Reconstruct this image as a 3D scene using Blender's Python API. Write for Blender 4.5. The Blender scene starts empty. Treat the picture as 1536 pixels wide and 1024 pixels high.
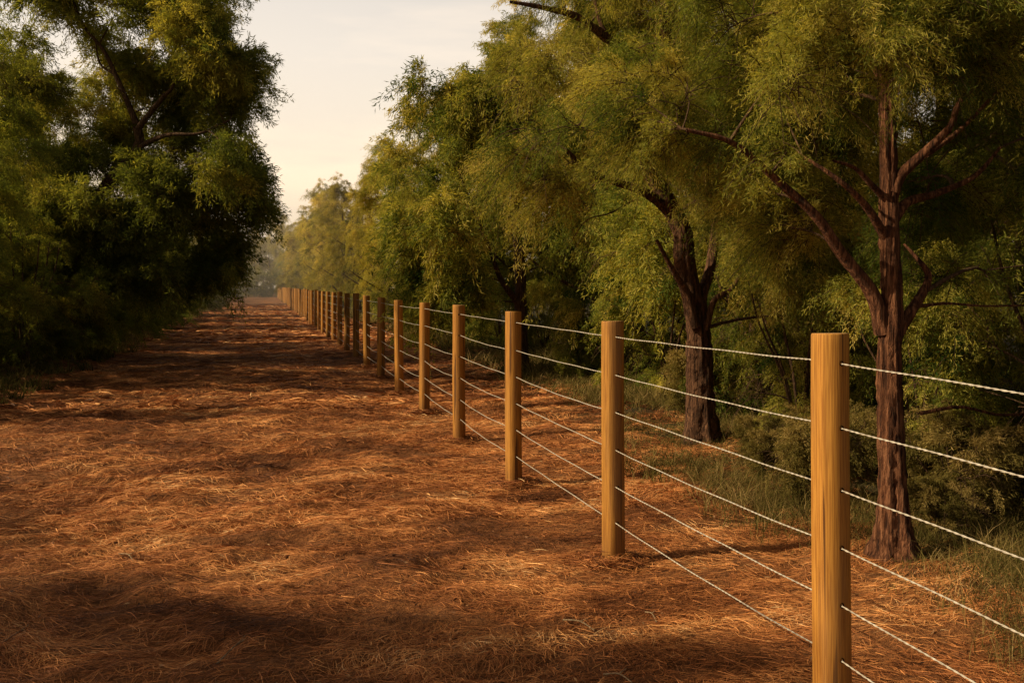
import bpy, math, random
import numpy as np
from mathutils import Vector

C = bpy.context.scene.collection
TH = math.radians(15.07)                 # the camera looks this far to the right of the path's direction (+Y)
CAM_Z = 1.5
FX, RX = (math.sin(TH), math.cos(TH)), (math.cos(TH), -math.sin(TH))
SUN_AZ, SUN_EL = math.radians(85), math.radians(33)      # sun: left of the path direction, elevation
SUN = np.array([-math.sin(SUN_AZ) * math.cos(SUN_EL), math.cos(SUN_AZ) * math.cos(SUN_EL), math.sin(SUN_EL)])


def W(px, py, d):
    """a point of the place that lies at depth d and was measured at (px, py) on the photograph"""
    s = (px - 768) / 1400 * d
    return np.array([FX[0] * d + RX[0] * s, FX[1] * d + RX[1] * s, CAM_Z + (428 - py) / 1400 * d])


# ------------------------------------------------------------------ noise
def vnoise(x, y, seed=0):
    x = np.asarray(x, float); y = np.asarray(y, float)
    xi = np.floor(x).astype(np.int64); yi = np.floor(y).astype(np.int64)
    fx = x - xi; fy = y - yi
    fx = fx * fx * fx * (fx * (fx * 6 - 15) + 10); fy = fy * fy * fy * (fy * (fy * 6 - 15) + 10)

    def h(a, b):
        n = (a * 374761393 + b * 668265263 + seed * 974634777) & 0xFFFFFFFF
        n = ((n ^ (n >> 13)) * 1274126177) & 0xFFFFFFFF
        return ((n ^ (n >> 16)) & 0xFFFF) / 65535.0
    a, b, c, d = h(xi, yi), h(xi + 1, yi), h(xi, yi + 1), h(xi + 1, yi + 1)
    return (a * (1 - fx) + b * fx) * (1 - fy) + (c * (1 - fx) + d * fx) * fy


def fbm(x, y, seed=0, octv=4):
    s, a, t = 0, 1.0, 0
    for k in range(octv):
        s = s + a * vnoise(x * 2 ** k, y * 2 ** k, seed + k * 17); t += a; a *= .5
    return s / t


# ------------------------------------------------------------------ mesh helpers
def make_mesh(name, parts, mats, smooth=False):
    """parts: list of (V n x 3, F m x k, material index, tint n or None)"""
    nv = 0; vs, loops, starts, tots, mi, tint = [], [], [], [], [], []
    nl = 0
    for V, F, m, t in parts:
        if len(F) == 0:
            continue
        vs.append(V); k = F.shape[1]
        loops.append((F + nv).ravel()); starts.append(nl + np.arange(len(F)) * k); tots.append(np.full(len(F), k))
        mi.append(np.full(len(F), m)); tint.append(np.full(len(V), .5) if t is None else t)
        nv += len(V); nl += len(F) * k
    vs = np.concatenate(vs); loops = np.concatenate(loops); starts = np.concatenate(starts); tots = np.concatenate(tots); mi = np.concatenate(mi); tint = np.concatenate(tint)
    me = bpy.data.meshes.new(name)
    me.vertices.add(len(vs)); me.vertices.foreach_set('co', vs.astype(np.float32).ravel())
    me.loops.add(len(loops)); me.loops.foreach_set('vertex_index', loops.astype(np.int32))
    me.polygons.add(len(starts)); me.polygons.foreach_set('loop_start', starts.astype(np.int32))
    me.polygons.foreach_set('loop_total', tots.astype(np.int32))
    me.polygons.foreach_set('material_index', mi.astype(np.int32))
    me.update(calc_edges=True)
    me.polygons.foreach_set('use_smooth', np.full(len(starts), bool(smooth)))
    a = me.attributes.new('tint', 'FLOAT', 'POINT'); a.data.foreach_set('value', tint.astype(np.float32))
    for m in (mats if isinstance(mats, (list, tuple)) else [mats]):
        me.materials.append(m)
    return me


def link(name, me, parent=None, loc=(0, 0, 0)):
    o = bpy.data.objects.new(name, me); C.objects.link(o); o.location = loc
    if parent is not None:
        o.parent = parent
    return o


def tag(o, label=None, cat=None, group=None, kind=None):
    for k, v in (('label', label), ('category', cat), ('group', group), ('kind', kind)):
        if v:
            o[k] = v
    return o


def empty(name, loc, rz=0, s=1.0):
    o = bpy.data.objects.new(name, None); C.objects.link(o)
    o.location = loc; o.rotation_euler = (0, 0, rz); o.scale = (s, s, s) if not isinstance(s, tuple) else s
    o.empty_display_size = .2
    return o


def copy_tree(o):
    r = o.copy(); C.objects.link(r)
    for k in ('label', 'group'):
        if k in r: del r[k]
    for ch in o.children:
        c = ch.copy(); C.objects.link(c); c.parent = r
    return r


def norm(a):
    return a / np.maximum(np.linalg.norm(a, axis=-1, keepdims=True), 1e-9)


def tubes(P, R, sides=5):
    """n tubes at once: P n x k x 3, R n x k"""
    n, k, _ = P.shape
    ax = norm(P[:, -1] - P[:, 0])
    ref = np.where(np.abs(ax[:, 2:3]) > .8, np.array([[1., 0, 0]]), np.array([[0, 0, 1.]]))
    T = norm(np.gradient(P, axis=1))
    U = norm(np.cross(np.repeat(ref[:, None], k, 1), T)); Vv = np.cross(T, U)
    a = np.arange(sides) / sides * 2 * math.pi
    ring = U[:, :, None] * np.cos(a)[None, None, :, None] + Vv[:, :, None] * np.sin(a)[None, None, :, None]
    V = P[:, :, None] + ring * R[:, :, None, None]
    V = V.reshape(-1, 3)
    base = (np.arange(n) * k * sides)[:, None, None] + (np.arange(k - 1) * sides)[None, :, None]
    s = np.arange(sides)[None, None]; s2 = (s + 1) % sides
    F = np.stack([base + s, base + s2, base + sides + s2, base + sides + s], -1).reshape(-1, 4)
    return V, F


def smooth_path(pts, n):
    pts = np.asarray(pts, float)
    if len(pts) < 3:
        t = np.linspace(0, 1, n)[:, None]
        return pts[0] * (1 - t) + pts[-1] * t
    p = np.vstack([2 * pts[0] - pts[1], pts, 2 * pts[-1] - pts[-2]])
    out = []
    u = np.linspace(0, len(pts) - 1 - 1e-6, n)
    for x in u:
        i = int(x); t = x - i
        a, b, c, d = p[i], p[i + 1], p[i + 2], p[i + 3]
        out.append(.5 * (2 * b + (c - a) * t + (2 * a - 5 * b + 4 * c - d) * t * t + (3 * b - a - 3 * c + d) * t ** 3))
    return np.array(out)


def limb(pts, r0, r1, n=24, sides=14, rough=.12, seed=0, flare=0.0, power=.8):
    """a gnarled limb: ridged bark in the mesh itself"""
    P = smooth_path(pts, n)
    rng = np.random.default_rng(seed)
    t = np.linspace(0, 1, n)
    R = r0 + (r1 - r0) * t ** power
    V, F = tubes(P[None], R[None], sides)
    V = V.reshape(n, sides, 3)
    a = np.arange(sides) / sides * 2 * math.pi
    L = np.concatenate([[0], np.cumsum(np.linalg.norm(np.diff(P, axis=0), axis=1))])
    g = np.zeros((n, sides))
    for _ in range(7):
        k = rng.integers(5, sides // 2) if sides > 20 else rng.integers(2, max(3, sides // 2)); ph = rng.uniform(0, 6.28); tw = rng.uniform(-2.5, 2.5)
        g += np.sin(k * a[None] + ph + tw * L[:, None] + .8 * np.sin(L[:, None] * rng.uniform(2, 6) + ph)) / (k ** .4)
    g += rng.normal(0, .5, (n, sides))
    fac = 1 + rough * g / 2.2
    if flare:
        lob = 1 + .45 * np.sin(3 * a + rng.uniform(0, 6)) + .3 * np.sin(5 * a + 1)
        fac = fac * (1 + flare * np.exp(-np.maximum(L - .05, 0) / .13)[:, None] * lob[None])
    V = P[:, None] + (V - P[:, None]) * fac[..., None]
    return V.reshape(-1, 3), F, P, R * 1.0


def leaves(base, dirs, ln, wd, rng, tint):
    n = len(base)
    side = norm(np.cross(dirs, norm(rng.normal(size=(n, 3)))))
    nrm = np.cross(dirs, side)
    mid = base + dirs * (ln * .45)[:, None] + nrm * (ln * rng.uniform(-.1, .1, n))[:, None]
    V = np.stack([base, mid + side * (wd / 2)[:, None], base + dirs * ln[:, None], mid - side * (wd / 2)[:, None]], 1).reshape(-1, 3)
    F = np.arange(n * 4).reshape(n, 4)
    return V, F, np.repeat(tint, 4)


def bezier(a, b, c, n):
    t = np.linspace(0, 1, n)[:, None]
    return (1 - t) ** 2 * a + 2 * t * (1 - t) * b + t * t * c


def grow(name, seed, limbs, blobs, clump_r=(.35, .6), twigs=12, per_twig=55, leaf=(.08, .011), droop=.5, mats=None, keep=None, bare=(), up=.25, min_z=.3, gap=.15, gap_f=2.8):
    """limbs: list of (pts, r0, r1, flare, nseg, sides); blobs: list of (centre, radii, n clumps, tint).  Returns {'trunk','branches','crown'} meshes"""
    rng = np.random.default_rng(seed)
    wood, nodes, nrad = [], [], []
    for i, (pts, r0, r1, fl, n, sd) in enumerate(limbs):
        V, F, P, R = limb(pts, r0, r1, n, sd, .27 if n > 80 else .14 if r0 > .03 else .07, seed * 31 + i, fl)
        wood.append((V, F, 0, None))
        lo = 0 if i else int(len(P) * .35)
        nodes += list(P[lo:]); nrad += list(R[lo:])
    for i, (pts, r0, r1) in enumerate(bare):
        V, F, P, R = limb(pts, r0, r1, 12, 6, .08, seed * 77 + i)
        wood.append((V, F, 0, None))
    cl = []
    for c, rad, n, tn in blobs:
        d = norm(rng.normal(size=(n * 4, 3)))
        r = rng.uniform(.12, 1, n * 4) ** .42
        p = np.asarray(c) + d * r[:, None] * np.asarray(rad) * rng.uniform(.84, 1.16, (n * 4, 1))
        ok = p[:, 2] > min_z
        ph = rng.uniform(0, 6.28, 3); fq = gap_f
        g3 = np.sin(p[:, 0] * fq + ph[0] + 1.3 * np.sin(p[:, 2] * fq * .7)) + np.sin(p[:, 1] * fq * 1.1 + ph[1] + 1.1 * np.sin(p[:, 0] * fq * .8)) + np.sin(p[:, 2] * fq * 1.35 + ph[2] + 1.2 * np.sin(p[:, 1] * fq * .6))
        ok &= g3 > gap
        if keep is not None:
            ok &= keep(p)
        p = p[ok][:n]
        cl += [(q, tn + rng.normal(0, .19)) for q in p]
    N = np.array(nodes); NR = np.array(nrad)
    cen = np.array([q for q, _ in cl])
    dist = np.min(np.linalg.norm(cen[:, None] - N[None], axis=2), axis=1)
    axis0 = np.array(limbs[0][0][0])
    br = []
    LB, LD, LL, LW, LT = [], [], [], [], []
    TP, TR = [], []
    for i in np.argsort(dist):
        q, tn = cl[i]
        d = np.linalg.norm(N - q, axis=1) + .9 * np.maximum(N[:, 2] - q[2] + .1, 0) + .25 * (NR < .006)
        j = int(np.argmin(d)); a = N[j]
        gap = np.linalg.norm(q - a)
        out = norm(q - a)
        m = (a + q) / 2 + np.array([0, 0, .14 * gap]) + rng.normal(0, .09 * gap + .01, 3)
        B = bezier(a, m, q, 6)
        r0 = min(NR[j] * .75, .006 + .012 * gap)
        br.append((B, np.linspace(r0, max(.0028, r0 * .35), 6)))
        N = np.vstack([N, B[1:]]); NR = np.concatenate([NR, np.linspace(r0, max(.0028, r0 * .35), 6)[1:]])
        rc = rng.uniform(*clump_r); dead = rng.uniform() < .11
        radial = norm(np.array([q[0] - axis0[0], q[1] - axis0[1], 0.0]) + 1e-6)
        for _ in range(twigs):
            dr = norm(norm(rng.normal(size=3)) + radial * .45 + out * .35 + np.array([0, 0, up]))
            L = rc * rng.uniform(.55, 1.25)
            st = B[rng.integers(3, 6)] + rng.normal(0, .03, 3)
            t = np.linspace(0, 1, 4)[:, None]
            tw = st + dr * L * t + np.array([0, 0, -droop * L]) * t * t
            TP.append(tw); TR.append(np.linspace(.0035, .0012, 4))
            k = int(per_twig * rng.uniform(.6, 1.3) * L / (.9 * np.mean(clump_r)))
            tt = rng.uniform(.1, 1.0, k)[:, None] ** .8
            p = st + dr * L * tt + np.array([0, 0, -droop * L]) * tt * tt
            tang = norm(dr + np.array([0, 0, -2 * droop]) * tt)
            p = p + rng.normal(0, .035 * rc / .45, (k, 3))
            ld = norm(tang * .75 + rng.normal(0, .6, (k, 3)) + np.array([0, 0, -.35 * droop]))
            if dead:
                continue
            LB.append(p); LD.append(ld)
            LL.append(leaf[0] * rng.uniform(.6, 1.35, k)); LW.append(leaf[1] * rng.uniform(.7, 1.3, k))
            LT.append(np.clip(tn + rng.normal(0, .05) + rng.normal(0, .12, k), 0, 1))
    out = {}
    out['trunk'] = make_mesh(name + '_trunk', wood, mats[0], True)
    Pb = np.array([b for b, _ in br]); Rb = np.array([r for _, r in br])
    V1, F1 = tubes(Pb, Rb, 5)
    V2, F2 = tubes(np.array(TP), np.array(TR), 3)
    out['branches'] = make_mesh(name + '_branches', [(V1, F1, 0, None), (V2, F2, 0, None)], mats[1], True)
    V, F, t = leaves(np.concatenate(LB), np.concatenate(LD), np.concatenate(LL), np.concatenate(LW), rng, np.concatenate(LT))
    out['crown'] = make_mesh(name + '_crown', [(V, F, 0, t)], mats[2], False)
    print(name, 'leaves', len(F))
    return out


# ------------------------------------------------------------------ materials
def new_mat(name):
    m = bpy.data.materials.new(name); m.use_nodes = True
    nt = m.node_tree; nt.nodes.clear()
    return m, nt, nt.nodes.new('ShaderNodeOutputMaterial')


def ramp(nt, stops, fac):
    r = nt.nodes.new('ShaderNodeValToRGB')
    e = r.color_ramp.elements
    while len(e) < len(stops):
        e.new(.5)
    for x, (p, c) in zip(e, stops):
        x.position = p; x.color = (*c, 1)
    nt.links.new(fac, r.inputs[0])
    return r.outputs[0]


def tex_noise(nt, vec, scale, detail=4, rough=.6):
    n = nt.nodes.new('ShaderNodeTexNoise'); n.inputs['Scale'].default_value = scale
    n.inputs['Detail'].default_value = detail; n.inputs['Roughness'].default_value = rough
    if vec is not None:
        nt.links.new(vec, n.inputs['Vector'])
    return n.outputs['Fac']


def mapped(nt, src, scale):
    mp = nt.nodes.new('ShaderNodeMapping'); mp.inputs['Scale'].default_value = scale
    nt.links.new(src, mp.inputs['Vector'])
    return mp.outputs[0]


def mix_col(nt, fac, a, b, mode='MIX'):
    m = nt.nodes.new('ShaderNodeMix'); m.data_type = 'RGBA'; m.blend_type = mode
    for i, v in ((0, fac), (6, a), (7, b)):
        if hasattr(v, 'links'):
            nt.links.new(v, m.inputs[i])
        else:
            m.inputs[i].default_value = v if i == 0 else (*v, 1)
    return m.outputs[2]


def leaf_material(name, stops, trans=.35, transcol=1.15):
    m, nt, out = new_mat(name)
    at = nt.nodes.new('ShaderNodeAttribute'); at.attribute_name = 'tint'
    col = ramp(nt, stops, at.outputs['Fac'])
    oi = nt.nodes.new('ShaderNodeObjectInfo')
    hs = nt.nodes.new('ShaderNodeHueSaturation')
    mr = nt.nodes.new('ShaderNodeMapRange'); mr.inputs[3].default_value = .8; mr.inputs[4].default_value = 1.2
    nt.links.new(oi.outputs['Random'], mr.inputs[0]); nt.links.new(mr.outputs[0], hs.inputs['Value'])
    nt.links.new(col, hs.inputs['Color'])
    d = nt.nodes.new('ShaderNodeBsdfDiffuse'); t = nt.nodes.new('ShaderNodeBsdfTranslucent')
    nt.links.new(hs.outputs[0], d.inputs['Color'])
    tc = mix_col(nt, 1.0, hs.outputs[0], (transcol, transcol * .95, .6), 'MULTIPLY')
    nt.links.new(tc, t.inputs['Color'])
    mx = nt.nodes.new('ShaderNodeMixShader'); mx.inputs[0].default_value = trans
    nt.links.new(d.outputs[0], mx.inputs[1]); nt.links.new(t.outputs[0], mx.inputs[2])
    nt.links.new(mx.outputs[0], out.inputs[0])
    return m


def principled(nt, out, col, rough=.8, bump=None, bstr=.5, bdist=.01):
    p = nt.nodes.new('ShaderNodeBsdfPrincipled')
    p.inputs['Roughness'].default_value = rough
    p.inputs['Specular IOR Level'].default_value = .25
    if hasattr(col, 'links'):
        nt.links.new(col, p.inputs['Base Color'])
    else:
        p.inputs['Base Color'].default_value = (*col, 1)
    if bump is not None:
        b = nt.nodes.new('ShaderNodeBump'); b.inputs['Strength'].default_value = bstr; b.inputs['Distance'].default_value = bdist
        nt.links.new(bump, b.inputs['Height']); nt.links.new(b.outputs[0], p.inputs['Normal'])
    nt.links.new(p.outputs[0], out.inputs[0])
    return p


def bark_material(name, dark, mid, light):
    m, nt, out = new_mat(name)
    tc = nt.nodes.new('ShaderNodeTexCoord').outputs['Object']
    f1 = tex_noise(nt, mapped(nt, tc, (55, 55, 5)), 1, 5, .65)
    f2 = tex_noise(nt, mapped(nt, tc, (5, 5, 2)), 1, 3, .6)
    c = ramp(nt, [(.36, dark), (.5, mid), (.64, light)], f1)
    c = mix_col(nt, .3, c, ramp(nt, [(.3, dark), (.7, mid)], f2))
    principled(nt, out, c, .9, f1, 1.0, .05)
    return m


def wood_material(name, tint=1.0):
    m, nt, out = new_mat(name)
    tc = nt.nodes.new('ShaderNodeTexCoord').outputs['Object']
    oi = nt.nodes.new('ShaderNodeObjectInfo')
    off = nt.nodes.new('ShaderNodeVectorMath'); off.operation = 'ADD'
    mu = nt.nodes.new('ShaderNodeMath'); mu.operation = 'MULTIPLY'; mu.inputs[1].default_value = 37
    nt.links.new(oi.outputs['Random'], mu.inputs[0])
    nt.links.new(tc, off.inputs[0]); nt.links.new(mu.outputs[0], off.inputs[1])
    v = off.outputs[0]
    f1 = tex_noise(nt, mapped(nt, v, (75, 75, 1.4)), 1, 4, .6)
    f2 = tex_noise(nt, mapped(nt, v, (16, 16, .7)), 1, 3, .55)
    f3 = tex_noise(nt, mapped(nt, v, (230, 230, 6)), 1, 2, .5)
    c = ramp(nt, [(.30, (.20 * tint, .065 * tint, .011)), (.5, (.58 * tint, .25 * tint, .042)), (.72, (.72 * tint, .33 * tint, .062))], f1)
    c = mix_col(nt, .5, c, ramp(nt, [(.3, (.40 * tint, .155 * tint, .022)), (.7, (.68 * tint, .35 * tint, .075))], f2))
    c = mix_col(nt, .45, c, ramp(nt, [(.38, (.17, .06, .014)), (.6, (.66, .34, .07))], f3))
    # a few dark checks running with the grain
    f4 = tex_noise(nt, mapped(nt, v, (38, 38, .9)), 1, 1, .4)
    c = mix_col(nt, ramp(nt, [(.62, (0, 0, 0)), (.66, (.85, .85, .85))], f4), c, (.10, .04, .014))
    # broad weathered streaks
    f5 = tex_noise(nt, mapped(nt, v, (9, 9, 1.1)), 1, 4, .6)
    c = mix_col(nt, ramp(nt, [(.48, (0, 0, 0)), (.72, (.55, .55, .55))], f5), c, (.30, .17, .085))
    # soil darkens the foot of the post
    sep = nt.nodes.new('ShaderNodeSeparateXYZ'); nt.links.new(tc, sep.inputs[0])
    mr = nt.nodes.new('ShaderNodeMapRange'); mr.inputs[1].default_value = .0; mr.inputs[2].default_value = .22
    mr.inputs[3].default_value = .55; mr.inputs[4].default_value = 0
    nt.links.new(sep.outputs[2], mr.inputs[0])
    c = mix_col(nt, mr.outputs[0], c, (.16, .065, .025))
    hs = nt.nodes.new('ShaderNodeHueSaturation')
    m2 = nt.nodes.new('ShaderNodeMapRange'); m2.inputs[3].default_value = .64; m2.inputs[4].default_value = .84
    nt.links.new(oi.outputs['Random'], m2.inputs[0]); nt.links.new(m2.outputs[0], hs.inputs['Value']); nt.links.new(c, hs.inputs['Color'])
    principled(nt, out, hs.outputs[0], .62, f1, .35, .004)
    return m


def end_grain():
    m, nt, out = new_mat('end_grain')
    tc = nt.nodes.new('ShaderNodeTexCoord').outputs['Object']
    w = nt.nodes.new('ShaderNodeTexWave'); w.wave_type = 'RINGS'; w.rings_direction = 'Z'
    w.inputs['Scale'].default_value = 45; w.inputs['Distortion'].default_value = 1.5; w.inputs['Detail'].default_value = 2
    nt.links.new(tc, w.inputs['Vector'])
    c = ramp(nt, [(.2, (.36, .20, .09)), (.8, (.52, .33, .17))], w.outputs['Fac'])
    principled(nt, out, c, .8, w.outputs['Fac'], .2, .002)
    return m


def soil_material():
    m, nt, out = new_mat('straw_soil')
    geo = nt.nodes.new('ShaderNodeNewGeometry').outputs['Position']
    v = mapped(nt, geo, (1, 1, 1))
    big = tex_noise(nt, v, .9, 5, .6)
    fib = tex_noise(nt, mapped(nt, geo, (14, 45, 30)), 1, 5, .7)
    fib2 = tex_noise(nt, mapped(nt, geo, (60, 40, 30)), 1, 4, .7)
    c = ramp(nt, [(.30, (.06, .022, .010)), (.5, (.27, .105, .038)), (.72, (.58, .245, .085))], fib)
    c = mix_col(nt, .45, c, ramp(nt, [(.3, (.050, .018, .008)), (.65, (.38, .16, .055))], fib2))
    c = mix_col(nt, ramp(nt, [(.38, (.0, .0, .0)), (.62, (.8, .8, .8))], big), c, mix_col(nt, 1.0, c, (.62, .55, .5), 'MULTIPLY'))
    # green-brown leaf litter away from the path
    sep = nt.nodes.new('ShaderNodeSeparateXYZ'); nt.links.new(geo, sep.inputs[0])
    ab = nt.nodes.new('ShaderNodeMath'); ab.operation = 'ADD'; ab.inputs[1].default_value = .35
    nt.links.new(sep.outputs[0], ab.inputs[0])
    aa = nt.nodes.new('ShaderNodeMath'); aa.operation = 'ABSOLUTE'; nt.links.new(ab.outputs[0], aa.inputs[0])
    sm = nt.nodes.new('ShaderNodeMath'); sm.operation = 'MULTIPLY_ADD'; sm.inputs[1].default_value = 1.6
    nt.links.new(big, sm.inputs[0]); nt.links.new(aa.outputs[0], sm.inputs[2])
    mr = nt.nodes.new('ShaderNodeMapRange'); mr.inputs[1].default_value = 3.9; mr.inputs[2].default_value = 5.2
    nt.links.new(sm.outputs[0], mr.inputs[0])
    c = mix_col(nt, mr.outputs[0], c, mix_col(nt, fib2, (.03, .022, .010), (.085, .07, .028)))
    b = nt.nodes.new('ShaderNodeMath'); b.operation = 'ADD'; nt.links.new(fib, b.inputs[0]); nt.links.new(fib2, b.inputs[1])
    principled(nt, out, c, .95, b.outputs[0], .9, .03)
    return m


def strand_material(name, stops, trans=0.0):
    m, nt, out = new_mat(name)
    at = nt.nodes.new('ShaderNodeAttribute'); at.attribute_name = 'tint'
    c = ramp(nt, stops, at.outputs['Fac'])
    if trans:
        d = nt.nodes.new('ShaderNodeBsdfDiffuse'); t = nt.nodes.new('ShaderNodeBsdfTranslucent')
        nt.links.new(c, d.inputs['Color']); nt.links.new(c, t.inputs['Color'])
        mx = nt.nodes.new('ShaderNodeMixShader'); mx.inputs[0].default_value = trans
        nt.links.new(d.outputs[0], mx.inputs[1]); nt.links.new(t.outputs[0], mx.inputs[2]); nt.links.new(mx.outputs[0], out.inputs[0])
    else:
        principled(nt, out, c, .7)
    return m


M_soil = soil_material()
M_bark = bark_material('stringy_bark', (.016, .007, .005), (.145, .056, .028), (.40, .185, .098))
M_bark_dark = bark_material('dark_bark', (.016, .010, .007), (.10, .055, .032), (.27, .155, .09))
M_bark_mid = bark_material('brown_bark', (.016, .008, .006), (.115, .055, .031), (.32, .165, .092))
M_bark_pale = bark_material('pale_bark', (.05, .042, .036), (.13, .11, .09), (.24, .20, .17))
M_twig = bark_material('twig_bark', (.05, .03, .018), (.13, .075, .045), (.24, .14, .085))
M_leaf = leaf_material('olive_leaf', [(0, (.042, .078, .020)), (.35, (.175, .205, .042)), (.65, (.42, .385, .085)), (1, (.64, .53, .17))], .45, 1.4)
M_leaf_dry = leaf_material('dry_scrub_leaf', [(0, (.06, .06, .018)), (.5, (.20, .165, .05)), (1, (.45, .33, .13))], .4, 1.2)
M_leaf_left = leaf_material('dark_leaf_lifted', [(0, (.080, .110, .032)), (.5, (.21, .235, .060)), (1, (.50, .43, .11))], .5, 1.6)  # darker green, its dark tones raised in the colour to lift shade like haze
M_leaf_far = leaf_material('hazed_leaf', [(0, (.10, .12, .03)), (.4, (.32, .29, .06)), (1, (.62, .50, .14))], .45, 1.4)  # paler and yellower: distance haze is put into the leaf colour
M_straw = strand_material('straw', [(0, (.07, .023, .009)), (.3, (.35, .122, .040)), (.65, (.68, .290, .098)), (.93, (.86, .47, .19)), (1, (.92, .70, .42))])
M_grass = strand_material('grass', [(0, (.035, .040, .012)), (.35, (.11, .10, .028)), (.7, (.25, .19, .065)), (1, (.46, .33, .15))], .3)
M_post = wood_material('post_timber')
M_end = end_grain()
mm, nt_, out_ = new_mat('galvanised_wire')
tcw = nt_.nodes.new('ShaderNodeTexCoord').outputs['Object']
principled(nt_, out_, ramp(nt_, [(.3, (.32, .29, .25)), (.7, (.60, .565, .51))], tex_noise(nt_, tcw, 30, 3)), .45)
M_wire = mm
mm, nt_, out_ = new_mat('hole_shade_and_knot')
principled(nt_, out_, (.018, .008, .004), .95); M_hole = mm  # hole darkness put into the colour; also the knot's own dark tone

# ------------------------------------------------------------------ ground and path
FENCE_X = 1.9
post_u = [.00117 - .00073] + [.00117 + .00073 * n for n in range(52)]
post_y = [(1400 * FENCE_X / math.cos(TH) * u - FENCE_X * math.sin(TH)) / math.cos(TH) for u in post_u]
def ground_z(x, y):
    x = np.asarray(x, float); y = np.asarray(y, float)
    near = np.clip(1 - (np.hypot(x, y) - 14) / 20, 0, 1)
    z = .05 * (fbm(x * .9, y * .9, 3, 3) - .5) + near * (.085 * (fbm(x * 4.2, y * 6.0, 9, 3) - .5) + .05 * (fbm(x * 1.7, y * 2.4, 19, 2) - .5))
    far = np.clip((y - 20) / 25, 0, 1)
    z = z + far * (.085 * np.sin(y * .62 + 1.6 * np.sin(y * .17)) + .07 * (fbm(x * .25, y * .33, 21, 2) - .5) * 2)
    fl = np.exp(-((x - FENCE_X) / .8) ** 2) * np.clip(1 - (y - 12) / 8, 0, 1)
    z = z * (1 - .75 * fl) - .052 * fl
    for py in post_y[:12]:
        z = z + .012 * np.exp(-((x - FENCE_X) ** 2 + (y - py) ** 2) / .022)
    e = np.clip((-x - 2.6) / 2.2, 0, 1); z = z + .16 * e * e * (3 - 2 * e) * (.6 + .8 * fbm(x * .5, y * .5, 31, 2))
    e = np.clip((x - 2.2) / 2.0, 0, 1); z = z + .05 * e * (fbm(x * .8, y * .8, 41, 3)) * 2 - .02 * e
    return z


def lines(lo, hi, dense_lo, dense_hi, step, growth):
    a = list(np.arange(dense_lo, dense_hi + 1e-6, step)); s = step
    while a[-1] < hi:
        s *= growth; a.append(a[-1] + s)
    s = step; b = []
    x = dense_lo
    while x > lo:
        s *= growth; x -= s; b.append(x)
    return np.array(b[::-1] + a)


gx = lines(-320, 320, -4.0, 4.6, .045, 1.12)
ys, y, s = [], 1.2, .035
while y < 520:
    ys.append(y); y += s
    if y > 9: s = max(s, .0075 * y if y < 120 else .05 * y)
yb = []; y = 1.2; s = .06
while y > -60:
    s *= 1.25; y -= s; yb.append(y)
gy = np.array(yb[::-1] + ys)
X, Y = np.meshgrid(gx, gy)
Z = ground_z(X, Y)
GV = np.stack([X, Y, Z], -1).reshape(-1, 3)
nx, ny = len(gx), len(gy)
i, j = np.meshgrid(np.arange(nx - 1), np.arange(ny - 1))
a = (j * nx + i).ravel()
GF = np.stack([a, a + 1, a + nx + 1, a + nx], 1)
cx = (gx[:-1] + gx[1:])[i].ravel() / 2; cy = (gy[:-1] + gy[1:])[j].ravel() / 2
on_path = (cx > -3.15 + .35 * (fbm(cy * .35, cy * 0, 51, 3) - .5) * 2) & (cx < 2.55 + .3 * (fbm(cy * .4, cy * 0, 61, 3) - .5) * 2) & (cy < 175)
def sub(mask):
    F = GF[mask]; u, inv = np.unique(F, return_inverse=True)
    return GV[u], inv.reshape(F.shape)
for nm, mk in (('path', on_path), ('ground', ~on_path)):
    V, F = sub(mk)
    tag(link(nm, make_mesh(nm, [(V, F, 0, None)], M_soil, True)), kind='structure')


# ------------------------------------------------------------------ straw litter and grass (nobody could count them)
def strands(x, y, ang, ln, wd, lift, bend, tint, rng, k=3):
    n = len(x)
    t = np.linspace(-.5, .5, k + 1)
    d = np.stack([np.cos(ang), np.sin(ang)], 1); s = np.stack([-d[:, 1], d[:, 0]], 1)
    P = np.zeros((n, k + 1, 3))
    for q in range(2):
        P[:, :, q] = np.stack([x, y], 1)[:, q, None] + d[:, q, None] * t * ln[:, None] + s[:, q, None] * (bend * ln)[:, None] * (4 * t * t - .3)
    tilt = rng.normal(0, .13, n)
    g = ground_z(P[:, :, 0], P[:, :, 1])
    arch = np.abs(rng.normal(0, .05, n))[:, None] * ln[:, None] * (.25 - t * t) * 2
    P[:, :, 2] = g + lift[:, None] + tilt[:, None] * t * ln[:, None] * .6 + arch
    P[:, :, 2] = np.maximum(P[:, :, 2], g + .001)
    w = wd[:, None] * np.array([.5, 1, .9, .25][:k + 1] if k == 3 else np.ones(k + 1))
    sd = np.zeros((n, k + 1, 3)); sd[:, :, :2] = s[:, None]; sd[:, :, 2] = rng.normal(0, .6, n)[:, None]
    A = P + sd * (w / 2)[..., None]; B = P - sd * (w / 2)[..., None]
    V = np.stack([A, B], 2).reshape(-1, 3)
    b = (np.arange(n) * (k + 1) * 2)[:, None] + (np.arange(k) * 2)[None]
    F = np.stack([b, b + 1, b + 3, b + 2], -1).reshape(-1, 4)
    return V, F, np.repeat(tint, (k + 1) * 2)


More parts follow.
